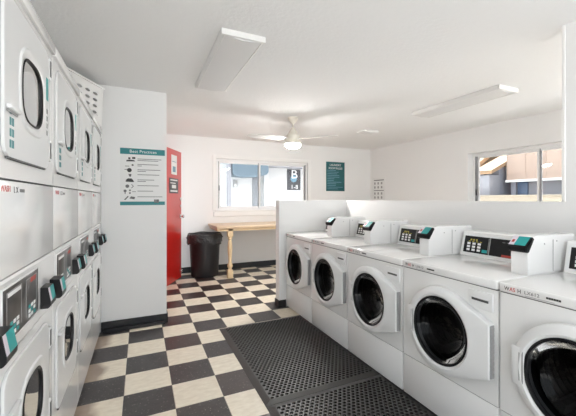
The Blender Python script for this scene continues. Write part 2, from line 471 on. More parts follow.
# ------------------------------------------------------------------ washers
# local frame: x into the wall, y along the row (0 = near end), z up ; front plane x = 0
WD = .686
def make_washer(label):
    t = thing('washing_machine', label, 'washer', (0, 0, 0), 0, 'front-loading washers along the partition')
    E, P = M['enamel'], M['enamel2']
    cy, cz = .345, .565
    hole = [(cy + .205 * math.cos(2 * PI * k / 64), cz + .205 * math.sin(2 * PI * k / 64)) for k in range(64)]
    bm = new(); g = .003
    hole_plate_x(bm, g, WD - g, .285, .874, hole, 0)
    tube_x(bm, hole, 0, .05)
    # shell (no front face)
    for f in (((.004, g, .285), (.70, g, .285), (.70, g, .874), (.004, g, .874)), ((0, g, .285), (0, g, .874), (.7, g, .874), (.7, g, .285)),):
        pass
    def quad(*c): bm.faces.new([bm.verts.new(p) for p in c])
    a, b, z0, z1 = g, WD - g, .285, .874
    quad((0, a, z0), (.70, a, z0), (.70, a, z1), (0, a, z1)); quad((0, b, z0), (0, b, z1), (.70, b, z1), (.70, b, z0))
    quad((.70, a, z0), (.70, b, z0), (.70, b, z1), (.70, a, z1)); quad((0, a, z0), (0, b, z0), (.70, b, z0), (.70, a, z0)); quad((0, a, z1), (.70, a, z1), (.70, b, z1), (0, b, z1))
    bmesh.ops.remove_doubles(bm, verts=bm.verts, dist=1e-5)
    obj('cabinet', bm, E, t, ang=25)
    # lower panel and plinth
    bm = new(); box(bm, -.002, .69, g, WD - g, .022, .281, .004); obj('base_panel', bm, E, t)
    bm = new(); box(bm, .055, .67, .02, WD - .02, .004, .036); obj('plinth', bm, M['black'], t)
    for yy in (.06, WD - .06):
        bm = new(); lathe(bm, [(.014, 0), (.018, .002), (.018, .012), (.009, .014), (.009, .04)], .10, yy, 0, 12); obj('foot', bm, M['grey'], t)
    bm = new(); box(bm, .003, .68, .006, WD - .006, .2795, .2865); obj('panel_gap', bm, M['seam'], t)
    bm = new(); box(bm, .001, .68, .006, WD - .006, .8725, .8805); obj('lid_gap', bm, M['seam'], t)
    # lid
    bm = new(); box(bm, -.012, .70, .0015, WD - .0015, .879, .926, .010, 3); lid = obj('lid', bm, E, t)
    bm = new(); text_bm(bm, 'W', .027, (-.0126, .654, .9015), '-x', sx=.9); text_bm(bm, 'H', .027, (-.0126, .590, .9015), '-x', sx=.9); obj('lettering', bm, M['ink'], lid)
    bm = new(); text_bm(bm, 'AS', .027, (-.0126, .628, .9015), '-x', sx=.9); obj('lettering', bm, M['red'], lid)
    bm = new(); text_bm(bm, 'LX612', .022, (-.0126, .558, .902), '-x', sx=1.1); box(bm, -.0128, -.0118, .43, .555, .887, .8882); obj('lettering', bm, M['midink'], lid)
    bm = new(); [box(bm, -.0128, -.0118, .404 + k * .010, .413 + k * .010, .898, .907) for k in range(6)]; obj('lettering', bm, M['ink'], lid)
    # door
    corners = [(.024, .700), (.024, .420)]
    Ro = .252
    pts = [(cy + Ro * math.cos(2 * PI * k / 96), cz + Ro * math.sin(2 * PI * k / 96)) for k in range(96)]
    # convex hull of circle + corners
    al = sorted(pts + corners)
    def cross(o, a, b): return (a[0] - o[0]) * (b[1] - o[1]) - (a[1] - o[1]) * (b[0] - o[0])
    lo = []
    for p in al:
        while len(lo) >= 2 and cross(lo[-2], lo[-1], p) <= 0: lo.pop()
        lo.append(p)
    up = []
    for p in reversed(al):
        while len(up) >= 2 and cross(up[-2], up[-1], p) <= 0: up.pop()
        up.append(p)
    hull = lo[:-1] + up[:-1]
    angs = sorted([2 * PI * k / 120 - PI for k in range(120)] + [math.atan2(q[1] - cz, q[0] - cy) for q in corners])
    hr = [ray_poly(cy, cz, a, hull) for a in angs]
    def loop(fr, fix=None):
        out = []
        for a, r in zip(angs, hr):
            rr = fr(r) ; out.append((cy + rr * math.cos(a), cz + rr * math.sin(a)))
        return out
    Rg = .192
    bm = new()
    loft_x(bm, [(-.002, loop(lambda r: r)), (-.036, loop(lambda r: r)), (-.041, loop(lambda r: r - .005)), (-.046, loop(lambda r: .62 * r + .38 * (Rg + .03))), (-.050, loop(lambda r: Rg + .032)),
                (-.052, loop(lambda r: Rg + .020)), (-.046, loop(lambda r: Rg + .008)), (-.030, loop(lambda r: Rg)), (-.004, loop(lambda r: Rg - .004))])
    door = obj('door', bm, P, t, ang=28)
    bm = new()
    lathe(bm, [(Rg + .006, -.046), (Rg + .001, -.049), (Rg - .006, -.046), (Rg - .008, -.030)], 0, cy, cz, 72, 'x', cap=False); obj('gasket', bm, M['black'], door)
    bm = new()
    prof = [(.0, .075), (.06, .073), (.11, .062), (.15, .035), (.172, -.002), (.186, -.036)]
    lathe(bm, prof, 0, cy, cz, 64, 'x', cap=False); obj('glass', bm, M['dglass'], door)
    bm = new(); box(bm, -.034, -.004, .0195, .0245, .425, .695, .001)
    for k in range(9): box(bm, -.0345, -.006, .018, .0195, .435 + k * .029, .452 + k * .029)
    obj('door_handle', bm, M['grey'], door)
    bm = new(); box(bm, -.050, -.004, .535, .596, .475, .655, .006); obj('hinge', bm, P, door)
    bm = new(); box(bm, -.0515, -.044, .541, .548, .49, .64, .001); box(bm, -.0515, -.044, .556, .561, .50, .63, .001); obj('hinge_slot', bm, M['grey'], door)
    # drum
    bm = new(); lathe(bm, [(.198, .052), (.235, .075), (.235, .42), (.10, .44), (0, .44)], 0, cy, cz, 48, 'x', cap=False)
    for k in range(3):
        a = .6 + k * 2 * PI / 3
        b2 = bmesh.new(); prism(b2, [(-.03, 0), (.03, 0), (.012, .055), (-.012, .055)], 'x', .09, .41)
        bmesh.ops.rotate(b2, verts=b2.verts, matrix=Matrix.Rotation(a, 3, 'X'))
        bmesh.ops.translate(b2, verts=b2.verts, vec=(0, cy + .232 * math.sin(a), cz - .232 * math.cos(a)))
        me = bpy.data.meshes.new('tmp'); b2.to_mesh(me); b2.free(); bm.from_mesh(me); bpy.data.meshes.remove(me)
    for k in range(1, 7): lathe(bm, [(.234, .08 + k * .045), (.228, .085 + k * .045), (.234, .09 + k * .045)], 0, cy, cz, 48, 'x', cap=False)
    obj('drum', bm, M['steel'], t)
    bm = new(); lathe(bm, [(.206, .0), (.196, .012), (.19, .03), (.2, .052)], 0, cy, cz, 56, 'x', cap=False); obj('door_seal', bm, M['rubber'], t)
    # soap drawer
    bm = new(); box(bm, -.010, .004, .026, .168, .757, .853, .005); dr = obj('detergent_drawer', bm, P, t)
    bm = new(); box(bm, -.0115, -.009, .048, .146, .798, .812, .001); obj('pull_slot', bm, M['seam'], dr)
    bm = new(); box(bm, -.0135, -.009, .046, .148, .811, .819, .002); obj('pull_lip', bm, P, dr)
    # control hood with its sloped fascia
    hx0, hx1 = .535, .575
    bm = new(); prism(bm, [(hx0, .926), (.70, .926), (.70, 1.10), (hx1 + .012, 1.10), (hx1, 1.094)], 'y', .095, WD - .02); obj('control_hood', bm, E, t)
    n = Vector((-(1.094 - .926), 0, (hx1 - hx0))).normalized()
    def on(yy, s): # point on the fascia, s in 0..1 up
        return Vector((hx0 + (hx1 - hx0) * s, yy, .926 + (1.094 - .926) * s))
    def patch(bm, y0, y1, s0, s1, h):
        q = [on(y0, s0), on(y1, s0), on(y1, s1), on(y0, s1)]
        A = [bm.verts.new(p + n * .0005) for p in q]; B = [bm.verts.new(p + n * h) for p in q]
        bm.faces.new(A[::-1]); bm.faces.new(B)
        for k in range(4): bm.faces.new((A[k], A[(k + 1) % 4], B[(k + 1) % 4], B[k]))
    bm = new(); patch(bm, .112, WD - .03, .10, .90, .003); fr = obj('fascia', bm, M['enamel2'], t)
    bm = new(); patch(bm, .12, WD - .045, .14, .84, .0045); cp = obj('control_panel', bm, M['black'], t)
    bm = new(); patch(bm, .435, .441, .14, .84, .0055); patch(bm, .446, .449, .20, .80, .0055); obj('divider', bm, M['grey'], cp)
    bm = new(); [patch(bm, .505 + k * .042, .530 + k * .042, .22 + q * .13, .31 + q * .13, .006) for k in range(3) for q in range(3)]; obj('buttons', bm, M['white'], cp)
    bm = new(); patch(bm, .452, .490, .2, .32, .006); obj('start_button', bm, M['teal'], cp)
    bm = new(); [patch(bm, .535 + k * .022, .548 + k * .022, .66, .72, .006) for k in range(3)]; [patch(bm, .50 + k * .03, .515 + k * .03, .6, .63, .006) for k in range(4)]; obj('indicator_marks', bm, M['yellow'], cp)
    bm = new(); patch(bm, .125, .345, .15, .24, .006); obj('red_strip', bm, M['redled'], cp)
    bm = new(); [patch(bm, .24 + k * .03, .26 + k * .03, .70, .73, .0055) for k in range(4)]; obj('small_marks', bm, M['midink'], cp)
    # payment box
    prof = [(.245, .926), (.70, .926), (.70, 1.132), (.33, 1.138), (.300, 1.130), (.278, 1.105), (.262, 1.085), (.245, 1.040)]
    bm = new(); prism(bm, prof, 'y', .002, .094)
    bmesh.ops.bevel(bm, geom=[e for e in bm.edges], offset=.003, segments=2, affect='EDGES'); pb = obj('payment_box', bm, E, t)
    for xx, zz in ((.40, 1.09), (.655, 1.085), (.52, 1.1)):
        bm = new(); lathe(bm, [(.004, 0), (.004, -.002), (0, -.003)], xx, .002, zz, 10, 'y'); obj('screw', bm, M['grey'], pb)
    bm = new(); box(bm, .482, .484, .0005, .003, .93, 1.11); obj('seam', bm, M['seam'], pb)
    # card reader: wedge with a sloped teal face
    rp = [(.228, 1.054), (.252, 1.047), (.304, 1.122), (.288, 1.133), (.228, 1.082)]
    bm = new(); prism(bm, rp, 'y', -.002, .104); bmesh.ops.bevel(bm, geom=[e for e in bm.edges], offset=.004, segments=2, affect='EDGES'); rd = obj('card_reader', bm, M['black'], t)
    p0, p1 = Vector((.228, 0, 1.082)), Vector((.288, 0, 1.133)); dn = Vector((-(p1.z - p0.z), 0, p1.x - p0.x)).normalized()
    def rpatch(bm, y0, y1, s0, s1, h=.0012):
        q = [p0.lerp(p1, s0) + Vector((0, y0, 0)), p0.lerp(p1, s0) + Vector((0, y1, 0)), p0.lerp(p1, s1) + Vector((0, y1, 0)), p0.lerp(p1, s1) + Vector((0, y0, 0))]
        A = [bm.verts.new(p - dn * .001) for p in q]; B = [bm.verts.new(p + dn * h) for p in q]
        bm.faces.new(A[::-1]); bm.faces.new(B)
        for k in range(4): bm.faces.new((A[k], A[(k + 1) % 4], B[(k + 1) % 4], B[k]))
    bm = new(); rpatch(bm, .010, .070, .10, .96); obj('teal_sticker', bm, M['teal'], rd)
    bm = new(); rpatch(bm, .070, .100, .10, .96); obj('pale_sticker', bm, M['lilac'], rd)
    bm = new(); rpatch(bm, .078, .092, .35, .6, .002); obj('sticker_mark', bm, M['redled'], rd)
    return t

WX = 1.62
wy = [3.172, 2.480, 1.788, 1.096, .404]
wl = ['white front-load washer at the far end, touching the partition end wall',
      'white front-load washer second from the far end of the row',
      'white front-load washer in the middle of the row, third from the partition end wall',
      'white front-load washer second nearest, its whole control panel in view',
      'white front-load washer nearest the viewer, cut off by the picture edge']
w0 = make_washer(wl[0]); w0.location = (WX, wy[0], 0)
for y, l in zip(wy[1:], wl[1:]): dup(w0, (WX, y, 0), l)

# ------------------------------------------------------------------ stacked dryers
# local frame: front plane x = 0 facing +x, body to x = -.70, y along the row
def make_dryer(label):
    t = thing('stacked_dryer', label, 'dryer', (0, 0, 0), 0, 'stacked dryers along the left wall')
    E, P = M['enamel'], M['enamel2']; g = .002; D = .683
    gy = .335
    gu = superell(gy, 1.718, .126, .112, 3.0, 56); gl = superell(gy, .592, .126, .110, 3.0, 56)
    def quad(*c): bm.faces.new([bm.verts.new(p) for p in c])
    for z0, z1, hole, nm in ((.035, .862, superell(gy, .592, .138, .122, 3.0, 56), 'lower_cabinet'), (1.402, 1.992, superell(gy, 1.718, .138, .124, 3.0, 56), 'upper_cabinet')):
        bm = new(); hole_plate_x(bm, g, D - g, z0, z1, hole, 0)
        a, b = g, D - g
        quad((0, a, z0), (-.70, a, z0), (-.70, a, z1), (0, a, z1)); quad((0, b, z0), (0, b, z1), (-.70, b, z1), (-.70, b, z0))
        quad((-.70, a, z0), (-.70, b, z0), (-.70, b, z1), (-.70, a, z1)); quad((0, a, z0), (0, b, z0), (-.70, b, z0), (-.70, a, z0)); quad((0, a, z1), (-.70, a, z1), (-.70, b, z1), (0, b, z1))
        bmesh.ops.remove_doubles(bm, verts=bm.verts, dist=1e-5)
        obj(nm, bm, E, t, ang=25)
    bm = new(); box(bm, -.69, .003, g, D - g, 1.106, 1.396, .005); mp = obj('middle_panel', bm, E, t)
    bm = new(); text_bm(bm, 'WASH', .027, (.0036, .035, 1.370), '+x'); obj('lettering', bm, M['redfade'], mp)
    bm = new(); text_bm(bm, 'L X', .028, (.0036, .145, 1.368), '+x'); [box(bm, .003, .0038, .205 + k * .013, .216 + k * .013, 1.362, 1.373) for k in range(4)]; obj('lettering', bm, M['midink'], mp)
    bm = new(); prism(bm, [(-.69, .866), (.001, .866), (.006, .872), (.006, 1.094), (.001, 1.102), (-.69, 1.102)], 'y', g, D - g); obj('control_console', bm, E, t)
    bm = new(); box(bm, -.69, .012, g, D - g, 1.996, 2.040, .006); obj('top_trim', bm, E, t)
    bm = new(); box(bm, -.67, -.03, .02, D - .02, .003, .036); obj('plinth', bm, M['black'], t)
    # doors
    for z0, z1, gp, zc in ((1.466, 1.955, gu, 1.72), (.335, .825, gl, .592)):
        outer = rrect(.042, .565, z0, z1, .05, 6)
        N = 96
        dcy, dcz = gy, zc
        angs = sorted([2 * PI * k / N - PI for k in range(N)])
        def loop(poly, k=1.0): return [(dcy + k * ray_poly(dcy, dcz, a, poly) * math.cos(a), dcz + k * ray_poly(dcy, dcz, a, poly) * math.sin(a)) for a in angs]
        bm = new()
        loft_x(bm, [(.001, loop(outer)), (.008, loop(outer)), (.0095, loop(outer, .994)), (.0095, loop(gp, 1.34)), (.014, loop(gp, 1.29)), (.014, loop(gp, 1.20)), (.010, loop(gp, 1.06)), (.006, loop(gp, 1.0)), (-.004, loop(gp, .98))])
        dr = obj('door', bm, P, t, ang=28)
        bm = new(); loft_x(bm, [(.009, loop(gp, 1.035)), (.012, loop(gp, 1.0)), (.008, loop(gp, .955)), (-.004, loop(gp, .95))]); obj('gasket', bm, M['black'], dr)
        bm = new(); V = loft_x(bm, [(.004, loop(gp, .985)), (.003, loop(gp, .86)), (.002, loop(gp, .55))]); bm.faces.new(V[-1]); obj('glass', bm, M['dryglass'], dr)
        pz = zc - .115 if zc > 1 else zc + .10
        bm = new(); box(bm, .010, .024, .050, .150, pz, pz + .014, .004); obj('door_pull', bm, P, dr)
        bm = new(); box(bm, .011, .0135, .055, .148, pz - .007, pz + .001, .001); obj('pull_recess', bm, M['grey'], dr)
        for hz in ((1.548, 1.90) if zc > 1 else (.742, .43)):
            bm = new(); box(bm, .001, .011, .568, .602, hz - .045, hz + .045, .002); hp = obj('hinge', bm, P, t)
            bm = new(); box(bm, .0105, .0125, .575, .594, hz - .034, hz + .034, .0003); obj('hinge_slot', bm, M['seam'], hp)
        bm = new(); box(bm, .001, .0085, .075, .515, z0 - .006, z0 + .002, .001); obj('door_gap', bm, M['seam'], t)
        bm = new(); V = loft_x(bm, [(-.03, loop(gp, 1.02)), (-.06, loop(gp, 1.3)), (-.45, loop(gp, 1.3))]); bm.faces.new(V[-1]); obj('drum', bm, M['lsteel'], t)
    # stickers on the upper door
    bm = new(); box(bm, .009, .0105, .518, .550, 1.752, 1.845); st = obj('teal_sticker', bm, M['teal'], t)
    bm = new(); [box(bm, .009, .0103, .520 + q * .014, .529 + q * .014, 1.605 + k * .03, 1.625 + k * .03) for k in range(4) for q in range(2)]; obj('instruction_print', bm, M['grey'], t)
    bm = new(); [box(bm, .009, .0105, .085 + q * .022, .099 + q * .022, 1.495 + k * .034, 1.519 + k * .034) for k in range(4) for q in range(2 if k != 3 else 1)]; obj('instruction_print', bm, M['tealdark'], t)
    # control panel with two displays
    bm = new(); box(bm, .005, .0095, .022, .400, .909, 1.082, .002); fr = obj('panel_frame', bm, M['enamel2'], t)
    bm = new(); box(bm, .008, .0105, .030, .392, .915, 1.076, .001); cp = obj('control_panel', bm, M['dgrey'], t)
    bm = new()
    for y0, y1 in ((.055, .195), (.24, .37)):
        for a, b, c, dd in ((y0, y1, 1.060, 1.064), (y0, y0 + .004, .935, 1.06), (y1 - .004, y1, .935, 1.06)): box(bm, .0103, .0112, a, b, c, dd)
    obj('display_outline', bm, M['grey'], cp)
    bm = new(); box(bm, .0103, .0115, .065, .185, 1.048, 1.060); obj('display_glare_strip', bm, M['white'], cp)
    bm = new(); box(bm, .0103, .0115, .295, .355, 1.045, 1.062); obj('red_strip', bm, M['redled'], cp)
    for m_, off in (('white', 0), ('teal', 1)):
        bm = new()
        for y0 in (.085, .27):
            for k in range(3):
                for q in range(3):
                    if (k + q) % 3 == off * 2 or (off == 0 and (k + q) % 3 == 1): box(bm, .0103, .0118, y0 + k * .03, y0 + .02 + k * .03, .926 + q * .016, .937 + q * .016)
        obj('buttons', bm, M[m_], cp)
    # two card readers
    for y0, q in ((.440, .041), (.592, .052)):
        y1 = y0 + .086
        prof = [(.005, .990), (q - .010, .988), (q, .930), (q, .915), (q - .009, .905), (.005, .905)]
        bm = new(); prism(bm, prof, 'y', y0, y1); bmesh.ops.bevel(bm, geom=list(bm.edges), offset=.0015, segments=2, affect='EDGES'); rd = obj('card_reader', bm, M['black'], t)
        p0, p1 = Vector((q, 0, .930)), Vector((q - .010, 0, .988)); dn = Vector((p1.z - p0.z, 0, p0.x - p1.x)).normalized()
        def rp(bm, a, b, s0, s1, h=.001):
            q = [p0.lerp(p1, s0) + Vector((0, a, 0)), p0.lerp(p1, s0) + Vector((0, b, 0)), p0.lerp(p1, s1) + Vector((0, b, 0)), p0.lerp(p1, s1) + Vector((0, a, 0))]
            A = [bm.verts.new(p - dn * .001) for p in q]; B = [bm.verts.new(p + dn * h) for p in q]
            bm.faces.new(A[::-1]); bm.faces.new(B)
            for k in range(4): bm.faces.new((A[k], A[(k + 1) % 4], B[(k + 1) % 4], B[k]))
        bm = new(); rp(bm, y0 + .002, y0 + .024, .05, .97); obj('pale_sticker', bm, M['lilac'], rd)
        bm = new(); rp(bm, y0 + .024, y1 - .004, .05, .97); obj('teal_sticker', bm, M['teal'], rd)
    return t
DX = -.362
dy = [3.262, 2.578, 1.894, 1.210, .526]
dl = ['white stacked dryer at the far end of the row, against the jutting wall',
      'white stacked dryer second from the jutting wall',
      'white stacked dryer third from the jutting wall, beside the nearest fully visible one',
      'white stacked dryer nearest of those whose doors show, at the left picture edge',
      'white stacked dryer almost out of frame, only its card reader showing']
d0 = make_dryer(dl[0]); d0.location = (DX, dy[0], 0)
for y, l in zip(dy[1:], dl[1:]): dup(d0, (DX, y, 0), l)

# ------------------------------------------------------------------ basket on the dryers
bt = thing('laundry_basket', 'white plastic basket with oval holes on top of the far dryers', 'basket', (-.33, 3.80, 2.041), R(65.5))
# local: x runs back along the face to negative, +y... face lies on local y = 0 facing -y, body to +y
bm = new(); L_, Dp, Hh = .56, .26, .37
def face_holes(bm, x0, x1, z0, z1, y, nx, nz):
    cw, ch = (x1 - x0) / nx, (z1 - z0) / nz
    for i in range(nx):
        for k in range(nz):
            a, b = x0 + i * cw, z0 + k * ch
            hole = superell(a + cw / 2, b + ch / 2, cw * .34, ch * .22, 2, 16) if True else None
            angs = sorted([2 * PI * q / 16 - PI for q in range(16)] + [math.atan2(sz * ch / 2, sx_ * cw / 2) for sx_ in (-1, 1) for sz in (-1, 1)])
            I = []; O = []
            for an in angs:
                tt = ray_poly(a + cw / 2, b + ch / 2, an, hole); I.append(bm.verts.new((a + cw / 2 + tt * math.cos(an), y, b + ch / 2 + tt * math.sin(an))))
                o = ray_rect(a + cw / 2, b + ch / 2, an, a, a + cw, b, b + ch); O.append(bm.verts.new((o[0], y, o[1])))
            n = len(angs)
            for q in range(n): bm.faces.new((I[q], O[q], O[(q + 1) % n], I[(q + 1) % n]))
face_holes(bm, -L_ + .03, -.07, .08, Hh - .06, 0, 4, 4)
def rc(bm, x0, x1, z0, z1, y=0): bm.faces.new([bm.verts.new(p) for p in ((x0, y, z0), (x1, y, z0), (x1, y, z1), (x0, y, z1))])
rc(bm, -L_, -L_ + .03, 0, Hh); rc(bm, -.07, 0, 0, Hh); rc(bm, -L_ + .03, -.07, 0, .08); rc(bm, -L_ + .03, -.07, Hh - .06, Hh)
bmesh.ops.remove_doubles(bm, verts=bm.verts, dist=1e-4)
for v in bm.verts:
    pass
fs = bmesh.ops.solidify(bm, geom=list(bm.faces), thickness=-.004)
box(bm, -L_, 0, Dp - .004, Dp, 0, Hh); box(bm, -L_, -L_ + .004, 0, Dp, 0, Hh); box(bm, -.004, 0, 0, Dp, 0, Hh); box(bm, -L_, 0, 0, Dp, 0, .004)
for v in bm.verts:                                   # slight taper towards the bottom
    k = 1 - .06 * (1 - v.co.z / Hh); v.co.x = -L_ / 2 + (v.co.x + L_ / 2) * k; v.co.y = Dp / 2 + (v.co.y - Dp / 2) * k
obj('basket_body', bm, M['basket'], bt)
bm = new(); pts = [(-L_ - .006, -.006), (.006, -.006), (.006, Dp + .006), (-L_ - .006, Dp + .006)]
for (x0, y0), (x1, y1) in zip(pts, pts[1:] + pts[:1]): box(bm, min(x0, x1) - .006, max(x0, x1) + .006, min(y0, y1) - .006, max(y0, y1) + .006, Hh - .012, Hh + .004, .003)
obj('basket_rim', bm, M['basket'], bt)

# ------------------------------------------------------------------ floor mats
def holed_mat(bm, w, l, th, border, pitch):
    nx = int((w - 2 * border) / pitch); ny = int((l - 2 * border) / (pitch * .8))
    ph = (l - 2 * border) / ny; pw = (w - 2 * border) / nx
    def ring(cx, cy, r): return [(cx + r * math.cos(PI / 4 * q + PI / 8), cy + r * math.sin(PI / 4 * q + PI / 8)) for q in range(8)]
    def quad(a, b, c, d_, z): bm.faces.new([bm.verts.new((p[0], p[1], z)) for p in (a, b, c, d_)])
    for j in range(ny):
        off = pw / 2 if j % 2 else 0; y0 = border + j * ph
        if off:
            quad((border, y0), (border + off, y0), (border + off, y0 + ph), (border, y0 + ph), th)
            quad((w - border - off, y0), (w - border, y0), (w - border, y0 + ph), (w - border - off, y0 + ph), th)
        for i in range(nx - (1 if off else 0)):
            x0 = border + off + i * pw; cx, cy = x0 + pw / 2, y0 + ph / 2; r = .44 * min(pw, ph) 
            rg = [(cx + (p[0] - cx) * 1.15, p[1]) for p in ring(cx, cy, r)]
            O = []
            for q in range(8):
                an = PI / 4 * q + PI / 8; sx_, sy = math.cos(an), math.sin(an)
                k = max(abs(sx_) / (pw / 2), abs(sy) / (ph / 2)); O.append((cx + sx_ / k, cy + sy / k))
            vi = [bm.verts.new((p[0], p[1], th)) for p in rg]; vo = [bm.verts.new((p[0], p[1], th)) for p in O]; vb = [bm.verts.new((p[0], p[1], .0005)) for p in rg]
            cor = {0: None}
            for q in range(8):
                q2 = (q + 1) % 8
                a, b = O[q], O[q2]
                if abs(a[0] - b[0]) > 1e-6 and abs(a[1] - b[1]) > 1e-6:      # corner between them
                    cxn = cx + math.copysign(pw / 2, a[0] + b[0] - 2 * cx); cyn = cy + math.copysign(ph / 2, a[1] + b[1] - 2 * cy)
                    vc = bm.verts.new((cxn, cyn, th)); bm.faces.new((vi[q], vo[q], vc, vo[q2], vi[q2]))
                else: bm.faces.new((vi[q], vo[q], vo[q2], vi[q2]))
                bm.faces.new((vb[q], vi[q], vi[q2], vb[q2]))
    # sloped border
    I = [(border, border), (w - border, border), (w - border, l - border), (border, l - border)]; O = [(0, 0), (w, 0), (w, l), (0, l)]
    for q in range(4):
        q2 = (q + 1) % 4
        a, b, c, d_ = [bm.verts.new(p) for p in ((*I[q], th), (*I[q2], th), (*O[q2], .003), (*O[q], .003))]
        bm.faces.new((a, b, c, d_))
        e, f = bm.verts.new((*O[q], 0)), bm.verts.new((*O[q2], 0)); bm.faces.new((d_, c, f, e))
bm = new(); holed_mat(bm, .930, 1.44, .014, .045, .034)
m1 = obj('floor_mat', bm, M['mat_'], None, smooth=False); m1.location = (.722, 2.055, .001)
tag(m1, 'black rubber floor mat with drain holes, the farther one before the washers', 'floor mat', 'rubber mats in front of the washers')
m2 = m1.copy(); C.objects.link(m2); m2.location = (.722, .613, .001)
m2['label'] = 'black rubber floor mat with drain holes, the nearer one cut by the bottom edge'

# ------------------------------------------------------------------ counter, bin
ct = thing('wall_counter', 'narrow wooden counter under the back window with one turned leg', 'counter', (1.12, 5.62, 0))
bm = new(); box(bm, 0, 2.9, 0, YB - 5.62 - .001, .845, .885, .006); obj('counter_top', bm, M['wood'], ct)
bm = new(); box(bm, .03, 2.88, .03, .05, .80, .845, .002); box(bm, .02, .04, .05, .78, .80, .845, .002); box(bm, .03, 2.88, .76, .798, .79, .845, .002); obj('apron', bm, M['pine'], ct)
bm = new(); lx, ly = .235, .075
box(bm, lx - .045, lx + .045, ly - .045, ly + .045, 0, .135, .006); box(bm, lx - .045, lx + .045, ly - .045, ly + .045, .70, .845, .006)
lathe(bm, [(.044, .135), (.030, .150), (.028, .165), (.042, .19), (.045, .21), (.036, .24), (.027, .27), (.030, .36), (.038, .46), (.040, .52), (.034, .60), (.026, .645), (.028, .655), (.042, .67), (.038, .68), (.030, .688), (.044, .70)], lx, ly, 0, 24)
obj('leg', bm, M['pine'], ct)

bn = thing('trash_can', 'round black plastic trash can with liner beside the red door', 'trash can', (1.005, 6.085, 0))
bm = new(); lathe(bm, [(.215, 0), (.225, .008), (.230, .03), (.262, .70), (.272, .70), (.274, .725), (.264, .73), (.258, .70), (.224, .02), (0, .02)], 0, 0, 0, 40, cap=True); obj('bin_body', bm, M['bin'], bn)
for s in (-1, 1):
    bm = new(); tubepath(bm, [(s * .262, -.05, .66), (s * .30, -.05, .67), (s * .30, .05, .67), (s * .262, .05, .66)], .010); obj('handle', bm, M['bin'], bn)
bm = new(); seg = 72; prof = [(.250, .50), (.256, .705), (.272, .742), (.284, .735), (.287, .70), (.286, .64), (.283, .585)]
rings = []
for i, (r, z) in enumerate(prof):
    ring = []
    for k in range(seg):
        a = 2 * PI * k / seg
        w_ = .012 * math.sin(7 * a + i) * (i > 3) + .006 * math.sin(17 * a + 2 * i) * (i > 2) + .004 * math.sin(29 * a - i)
        zz = z + (.025 * math.sin(3 * a + 1) + .012 * math.sin(11 * a)) * (i == 6) + .006 * math.sin(5 * a) * (i in (2, 3))
        ring.append(bm.verts.new(((r + (abs(w_) if i > 3 else 0)) * math.cos(a), (r + (abs(w_) if i > 3 else 0)) * math.sin(a), zz)))
    rings.append(ring)
for A, B in zip(rings, rings[1:]):
    for k in range(seg): bm.faces.new((A[k], A[(k + 1) % seg], B[(k + 1) % seg], B[k]))
obj('liner_bag', bm, M['bag'], bn, ang=180)

# ------------------------------------------------------------------ ceiling fan and lights
fx, fy = 1.925, 4.345
fn = thing('ceiling_fan', 'white three-blade ceiling fan with a lit dome', 'ceiling fan', (fx, fy, 0))
bm = new(); lathe(bm, [(.072, H - .001), (.074, H - .014), (.062, H - .035), (.040, H - .07), (.022, H - .088)], 0, 0, 0, 32); obj('canopy', bm, M['fan'], fn)
bm = new(); lathe(bm, [(.012, H - .06), (.012, 2.36)], 0, 0, 0, 16); obj('downrod', bm, M['fan'], fn)
bm = new(); lathe(bm, [(.018, 2.350), (.026, 2.345), (.034, 2.325), (.046, 2.30), (.066, 2.268), (.084, 2.245), (.096, 2.232), (.100, 2.222), (.101, 2.186), (.106, 2.184), (.106, 2.166), (.101, 2.164), (.108, 2.150), (.112, 2.130), (.111, 2.112)], 0, 0, 0, 40); obj('motor_housing', bm, M['fan'], fn)
bm = new(); lathe(bm, [(.107, 2.113), (.108, 2.102), (.100, 2.080), (.076, 2.062), (.04, 2.053), (0, 2.050)], 0, 0, 0, 40); obj('light_dome', bm, M['bulb'], fn)
for a in (-57, 66, 186):
    bm = new()
    b2 = bmesh.new(); n = 14; V = []
    for i in range(n + 1):
        x = .10 + .58 * i / n; wv = .035 + .040 * min(1, i / 3) - .018 * (i / n) ** 3 - (.03 if i == n else 0)
        tilt = .20 * (1 - .4 * i / n)
        row = []
        for s in (-1, 1):
            for h in (-.004, .004):
                row.append(b2.verts.new((x, s * wv, 2.183 + s * wv * tilt + h - .012 * (i / n))))
        V.append(row)
    for A, B in zip(V, V[1:]):
        b2.faces.new((A[0], B[0], B[2], A[2])); b2.faces.new((A[1], A[3], B[3], B[1])); b2.faces.new((A[0], A[1], B[1], B[0])); b2.faces.new((A[2], B[2], B[3], A[3]))
    b2.faces.new((V[0][0], V[0][2], V[0][3], V[0][1])); b2.faces.new((V[-1][0], V[-1][1], V[-1][3], V[-1][2]))
    bmesh.ops.rotate(b2, verts=b2.verts, matrix=Matrix.Rotation(R(a), 3, 'Z'))
    obj('blade', b2, M['blade'], fn, ang=50); bm.free()

def fixture(label, x, y, L, wd=.31, drop=.056):
    t = thing('ceiling_light', label, 'ceiling light', (x, y, 0), 0, 'boxy fluorescent ceiling fixtures')
    bm = new(); z0 = H - drop
    box(bm, 0, wd, 0, .022, z0, H - .0005, .003); box(bm, 0, wd, L - .022, L, z0, H - .0005, .003)
    prism(bm, [(0, H - .0005), (0, H - .02), (.02, z0), (.026, z0), (.026, H - .0005)], 'y', .022, L - .022)
    prism(bm, [(wd, H - .0005), (wd, H - .02), (wd - .02, z0), (wd - .026, z0), (wd - .026, H - .0005)], 'y', .022, L - .022)
    obj('housing', bm, M['fixture'], t)
    bm = new(); prism(bm, [(.026, z0 + .004), (wd / 2, z0 - .012), (wd - .026, z0 + .004), (wd - .026, z0 + .012), (.026, z0 + .012)], 'y', .022, L - .022); obj('diffuser', bm, M['diffuser'], t)
fixture('long white boxy ceiling light over the aisle, nearest the dryers', .485, 2.27, 1.24, .31, .042)
